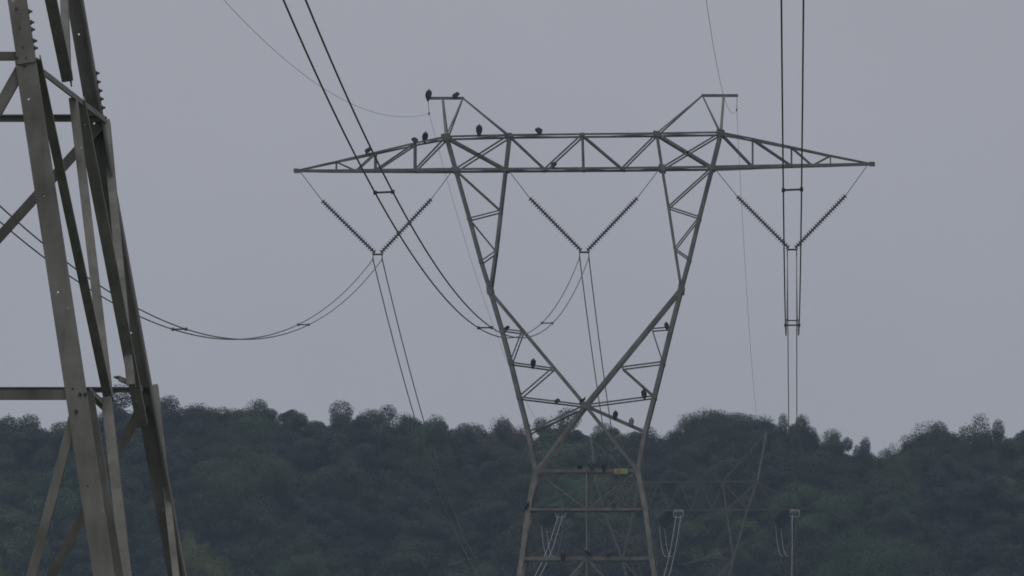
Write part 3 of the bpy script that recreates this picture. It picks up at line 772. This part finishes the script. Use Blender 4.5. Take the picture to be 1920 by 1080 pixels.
BIRDS = [ # feet pixel, plane, pose, turn (deg), scale, pale, label
 (804, 185, 'P', 'upright', 165, .98, 0, 'vulture perched upright on the very end of the peak bar above the hanging wire'),
 (855.5, 185, 'P', 'hunched', 150, .95, 0, 'hunched vulture on the peak bar, near its sloping strut'),
 (797.5, 263.5, 'A', 'upright', 20, .92, 0, 'upright vulture on the arm slope, next to the pylon peak'),
 (777.5, 269, 'A', 'hunched', 200, .9, 0, 'hunched vulture at the head of the arm post, below an upright one'),
 (691, 288, 'A', 'hunched', 150, .9, 0, 'vulture low on the arm slope, beside the slanting twin cable'),
 (898.5, 251, 'T', 'upright', 180, 1.0, 0, 'upright square-shouldered vulture on the top beam between peak strut and joint'),
 (1010, 252, 'T', 'hunched', 195, 1.0, 0, 'broad hunched vulture alone on the top beam'),
 (1039, 314, 'T', 'hunched', 165, .8, 0, 'vulture sitting inside the beam at the foot of a brace'),
 (951, 620, 'B', 'hunched', 30, .7, 0, 'small hunched vulture on the highest strut of the fork, behind the sagging cable'),
 (1000, 687, 'B', 'upright', 10, .82, 0, 'slim upright vulture on the second strut'),
 (1045, 757, 'B', 'hunched', 155, .75, 0, 'hunched vulture on the strut leading to the big cross joint'),
 (1093, 757, 'B', 'leaning', 60, .75, 0, 'vulture perched on the joint of the big steel cross'),
 (1249.5, 616, 'B', 'upright', 200, .7, 0, 'vulture tucked beside the bare fork arm, on its highest strut'),
 (1207, 745, 'B', 'upright', 200, .85, 0, 'vulture where a brace meets the strut, next to the pylon leg'),
 (1154, 784, 'B', 'upright', 170, .80, 0, 'black vulture on the sloping brace right of the cross, above a pale bird'),
 (1184, 797, 'B', 'upright', 175, .78, 1, 'pale grey bird on the sloping brace below a black vulture'),
 (1088, 880.5, 'K', 'hunched', 35, .7, 0, 'crouched vulture on the sign beam, first of three'),
 (1110, 880.5, 'K', 'hunched', 185, 1.0, 0, 'bulky vulture on the sign beam, middle of three'),
 (1132, 880.5, 'K', 'upright', 190, .72, 0, 'vulture on the sign beam nearest the yellow plate'),
 (1152, 952, 'K1', 'hunched', 150, .72, 0, 'hunched vulture on the thin beam below the sign'),
 (989, 955, 'K1', 'upright', 95, .8, 0, 'vulture clinging outside the pylon leg at the thin beam'),
 (1056, 1049, 'K2', 'upright', 180, .85, 0, 'upright vulture on the lowest beam, beside the pale loop cables'),
 (1101, 1044, 'K2', 'leaning', 250, .95, 0, 'vulture leaning aslant at the middle of the lowest beam'),
 (1142, 1045, 'K2', 'hunched', 145, .68, 0, 'small crouched vulture on the lowest beam past the leaning one')]
for px, py, pl, pose, rot, s, pale, lab in BIRDS:
    h = {'P': 0, 'A': .8, 'T': 1.31, 'B': None, 'K': lv['b0'][3] - .03, 'K1': lv['b1'][3] - .03, 'K2': lv['b2'][3] - .03}[pl]
    p = solve(px, py, YA, h)[0] if h is not None else solve(px, py, YA)[0]
    t = thing('vulture', lab, 'bird', p, 'vultures roosting on the pylon')
    s *= .89; t.rotation_euler = (0, 0, R(rot)); t.scale = (s, s, s)
    link('body', BM[pose, pale], None, t)
    for sx in (-1, 1):
        link('wing', WM[pose, sx, pale], None, t)
        l = link('leg', lg, None, t); l.location = (sx * .05, 0.0, -.005)

# ------------------------------------------------------------------ trees
nr = np.random.default_rng(11)
def crown_mesh(name, rx, rz, nclump, nleaf, leaf, openness, m, spiky=0.0, seed=0):
    g = np.random.default_rng(seed)
    # clump centres over an uneven crown (z from 0 crown foot to 2*rz)
    ph = g.uniform(0, 6.28, 4)
    cs = []
    while len(cs) < nclump:
        d = g.normal(size=3); d /= np.linalg.norm(d)
        if d[2] < -.55: continue
        az = math.atan2(d[1], d[0])
        lob = 1 + .16 * math.sin(2 * az + ph[0]) + .13 * math.sin(3 * az + ph[1] + d[2] * 2) + .12 * math.sin(5 * az + ph[2] + 3 * d[2])
        rr = g.uniform(.45, 1.0) ** .45 * lob * g.uniform(.86, 1.05)
        c = d * rr * np.array([rx, rx, rz])
        if c[2] < 0: c[:2] *= .92
        cs.append(c)
    cs = np.array(cs)
    if spiky:
        cs[:, 2] += spiky * np.maximum(0, g.normal(size=nclump)) * (cs[:, 2] > .4 * rz)
    rc = g.uniform(.85, 1.55, nclump) * (rx / 4.6)
    per = nleaf // nclump
    d = g.normal(size=(nclump, per, 3)); d /= np.linalg.norm(d, axis=2, keepdims=True)
    rad = g.uniform(openness, 1.0, (nclump, per, 1)) ** .6 * np.where(g.random((nclump, per, 1)) < .03, 1.12, 1.0)
    an = g.uniform(.62, 1.4, (nclump, 1, 3))          # clumps of uneven shape
    P = cs[:, None, :] + d * rad * rc[:, None, None] * an * np.array([1.0, 1.0, .88 if not spiky else 1.25])
    P = P.reshape(-1, 3); N = len(P)
    ow = P / np.array([rx, rx, rz]); nrm = d.reshape(-1, 3) * .75 + ow * .5 + g.normal(size=(N, 3)) * np.where(g.random((N, 1)) < .55, .85, .12) + np.array([0, 0, .25])
    nrm /= np.linalg.norm(nrm, axis=1, keepdims=True)
    a = np.cross(nrm, g.normal(size=(N, 3))); a /= np.linalg.norm(a, axis=1, keepdims=True); b = np.cross(nrm, a)
    sz = leaf * g.uniform(.6, 1.35, (N, 1))
    q = np.stack([P - a * sz, P + a * sz * .55 - b * sz * .75, P + a * sz * .55 + b * sz * .75], 1).reshape(-1, 3)   # small leaf-spray faces
    me = bpy.data.meshes.new(name)
    me.vertices.add(N * 3); me.loops.add(N * 3); me.polygons.add(N)
    me.vertices.foreach_set('co', q.astype(np.float32).ravel())
    me.loops.foreach_set('vertex_index', np.arange(N * 3, dtype=np.int32))
    me.polygons.foreach_set('loop_start', np.arange(0, N * 3, 3, dtype=np.int32))
    me.polygons.foreach_set('loop_total', np.full(N, 3, dtype=np.int32))
    me.update(); me.materials.append(M[m])
    top = float(np.quantile(q[:, 2], .982)); return me, top, cs

def trunk_mesh(name, h, rx, cs, seed):
    """tapered trunk (z 0..h) with limbs reaching the clumps around the crown centre at z = h"""
    g = random.Random(seed); vs_, fs_ = [], []
    def limb(P, Q, r0, r1, bend=.0, seg=6, n=4):
        P, Q = V(P), V(Q); ax, u = frame(P, Q, (0, 1, .2)); v = ax.cross(u); b0 = len(vs_)
        bx, by = g.uniform(-1, 1) * bend, g.uniform(-1, 1) * bend
        for i in range(n + 1):
            k = i / n; c = P.lerp(Q, k) + (u * bx + v * by) * math.sin(math.pi * k); r = r0 + (r1 - r0) * k
            for j in range(seg):
                an = 2 * math.pi * j / seg; vs_.append(c + u * (math.cos(an) * r) + v * (math.sin(an) * r))
        for i in range(n):
            for j in range(seg): fs_.append((b0 + i * seg + j, b0 + i * seg + (j + 1) % seg, b0 + (i + 1) * seg + (j + 1) % seg, b0 + (i + 1) * seg + j))
    limb((0, 0, -.3), (g.uniform(-.4, .4), g.uniform(-.4, .4), h * .8), .30, .2, .25)
    limb((0, 0, h * .75), (0, 0, h * 1.25), .2, .07, .2)
    for c in list(cs)[:22]:
        limb((0, 0, h * g.uniform(.5, .95)), (c[0] * .9, c[1] * .9, h + c[2] * .9), .10, .025, .4, 5, 3)
    return mesh(name, vs_, fs_, True)

VAR = {}
def variant(key, rx, rz, nc, nl, leaf, op, m, spiky, seed):
    me, top, cs = crown_mesh('crown_' + key, rx, rz, nc, nl, leaf, op, m, spiky, seed)
    hc = 14.0 - top                                 # crown centre height so that the tree is 14 m tall
    me.transform(__import__('mathutils').Matrix.Translation((0, 0, hc)))
    tr = trunk_mesh('trunk_' + key, hc, rx, cs, seed); tr.materials.append(M['bark'])
    VAR[key] = (me, tr, rx)
NL = 150000
for i, (rx, rz, nc, op, m) in enumerate(((4.5, 5.0, 85, .3, 'leaf'), (4.0, 5.4, 70, .3, 'leaf_dark'), (4.9, 5.2, 95, .25, 'leaf'), (4.2, 4.8, 62, .35, 'leaf_dark'),
                                         (4.6, 5.6, 80, .3, 'leaf'), (3.9, 5.0, 54, .4, 'leaf_dark'))):
    variant('round_%d' % i, rx, rz, int(nc * 1.5), NL, .085, op, m, 0, 40 + i)
variant('airy_0', 4.3, 4.2, 34, 70000, .08, .35, 'leaf', 0, 60)
variant('airy_1', 4.0, 4.6, 30, 62000, .08, .35, 'leaf_dark', 0, 61)
variant('dome', 5.8, 4.6, 120, 190000, .085, .3, 'leaf', 0, 62)
variant('spiky', 4.4, 4.4, 90, 120000, .082, .3, 'leaf_dark', .7, 63)
variant('red', 4.4, 3.6, 60, 26000, .08, .1, 'leaf_red', 0, 64)
variant('lime', 4.4, 4.0, 70, 100000, .082, .3, 'leaf_lime', 0, 65)

def tree(key, x, y, z, sxy, sz, rot, name, label, group):
    me, tr, rx = VAR[key]
    t = thing(name, label, 'tree', (x, y, z), group)
    t.scale = (sxy, sxy, sz); t.rotation_euler = (0, 0, rot)
    link('crown', me, None, t); link('trunk', tr, None, t)
    return t

LS = 'green tree whose crown stands against the sky on the ridge'
LA = 'thin-leaved tree on the ridge with sky showing through its crown'
LD = 'tall domed tree, highest on the ridge, behind the far pylon'
LP = 'tree with spiky upright tips on the ridge beyond all the cables'
LR = 'reddish thin-leaved tree on the ridge beside the bird-laden pylon'
SKYT = [ # px, top py, width px, kind
 (-330, 786, 180, 'r'), (-190, 792, 170, 'r'), (-80, 794, 150, 'r'), (20, 797, 140, 'r'), (100, 801, 110, 'a'), (150, 803, 100, 'r'), (205, 783, 110, 'a'), (243, 770, 120, 'r'), (305, 773, 130, 'r'), (355, 771, 120, 'r'), (408, 776, 110, 'r'),
 (447, 780, 80, 'r'), (490, 775, 110, 'r'), (540, 777, 110, 'a'), (605, 784, 82, 'a'), (636, 796, 98, 'r'), (690, 793, 90, 'r'), (711, 790, 90, 'a'), (756, 788, 100, 'r'), (795, 800, 80, 'r'), (835, 800, 70, 'a'),
 (898, 808, 90, 'r'), (950, 801, 84, 'R'), (1020, 807, 90, 'r'), (1073, 810, 90, 'r'), (1122, 815, 100, 'r'), (1190, 819, 62, 'a'), (1234, 828, 80, 'r'),
 (1308, 803, 72, 'r'), (1362, 780, 128, 'D'), (1420, 799, 76, 'r'), (1500, 803, 66, 'r'), (1461, 818, 46, 'r'), (1566, 828, 74, 'r'), (1614, 848, 56, 'r'), (1680, 853, 52, 'r'), (1716, 846, 60, 'r'),
 (1757, 816, 96, 'r'), (1800, 811, 96, 'S'), (1862, 832, 60, 'r'), (1892, 815, 74, 'a'), (1950, 826, 110, 'r'), (2050, 815, 150, 'r'), (2170, 812, 150, 'r')]
SPX = FPX / RIDGE_Y
nround = 0
for i, (px, py, wd, kd) in enumerate(SKYT):
    y = RIDGE_Y + rng.uniform(-5, 5) + (6 if kd == 'D' else 0)
    p = at(px, py, y); g0 = hill_z(p.x, y)
    if kd == 'r': key = 'round_%d' % (nround % 6); nround += 1; lab, grp, nm = LS, 'green trees along the ridge', 'broadleaf_tree'
    elif kd == 'a': key = 'airy_%d' % (i % 2); lab, grp, nm = LA, 'thin-leaved trees along the ridge', 'broadleaf_tree'
    elif kd == 'D': key, lab, grp, nm = 'dome', LD, None, 'broadleaf_tree'
    elif kd == 'S': key, lab, grp, nm = 'spiky', LP, None, 'spiky_tree'
    else: key, lab, grp, nm = 'red', LR, None, 'reddish_tree'
    rx = VAR[key][2]
    tree(key, p.x, y, g0, max(.55, wd / SPX / 2 / rx * (1.6 if wd < 100 else 1.35)), (p.z - g0) / 14.0, rng.uniform(0, 6.28), nm, lab, grp)
# slope below: rows of crowns, packed
rows = [1080, 1064, 1043, 1021, 999, 978]
for j, y0 in enumerate(rows):
    x = at(-260, 900, y0).x + (j % 2) * 4 ; xe = at(2150, 900, y0).x
    while x < xe:
        y = y0 + rng.uniform(-3.5, 3.5); xx = x + rng.uniform(-1.5, 1.5)
        g0 = hill_z(xx, y)
        s = rng.uniform(.88, 1.35)
        hz = rng.uniform(.80, .95) if j < 2 else rng.uniform(.80, 1.22)
        key = 'round_%d' % rng.randrange(6) if rng.random() < .93 else 'dome'
        tone = 'broad domed green' if key == 'dome' else ('mid-green' if key in ('round_0', 'round_2', 'round_4') else 'dark green')
        band = 'close under the ridge trees' if j < 2 else ('halfway down the wooded hillside' if j < 4 else 'at the foot of the wooded hillside')
        tree(key, xx, y, g0, s, hz, rng.uniform(0, 6.28), 'broadleaf_tree', f'{tone} tree {band}', f'{tone} trees {band}')
        x += rng.uniform(7.0, 10.5)
# paler trees in front of the foot of the hill
for px, py, wd, lab in ((372, 1034, 130, 'yellow-green tree top beside the foot of the close pylon leg'), (-8, 1058, 70, 'yellow-green tree top behind the close pylon, beyond its thin lower braces'),
                        (1610, 1026, 170, 'pale green tree top low on the slope right of the upright cable')):
    y = 962.0; p = at(px, py, y); g0 = hill_z(p.x, y)
    tree('lime' if px < 1000 else 'round_2', p.x, y, g0, wd * y / FPX / 2 / 4.4, (p.z - g0) / 14.0, 1.0, 'broadleaf_tree', lab, None)

# ------------------------------------------------------------------ haze
hz = bpy.data.materials.new('haze_air'); hz.use_nodes = True
n = hz.node_tree; n.nodes.clear()
pv = n.nodes.new('ShaderNodeVolumePrincipled'); ou = n.nodes.new('ShaderNodeOutputMaterial')
pv.inputs['Color'].default_value = (.60, .76, 1, 1); pv.inputs['Density'].default_value = 0.000135; pv.inputs['Anisotropy'].default_value = 0.0
n.links.new(pv.outputs[0], ou.inputs['Volume'])
vs_ = [(x, y, z) for z in (-1.5, 75) for x, y in ((-720, -170), (720, -170), (720, 2020), (-720, 2020))]
hb = link('haze', mesh('haze', vs_, [(3, 2, 1, 0), (4, 5, 6, 7)] + [(i, (i + 1) % 4, (i + 1) % 4 + 4, i + 4) for i in range(4)]), None)
hb.data.materials.append(hz); hb['kind'] = 'stuff'
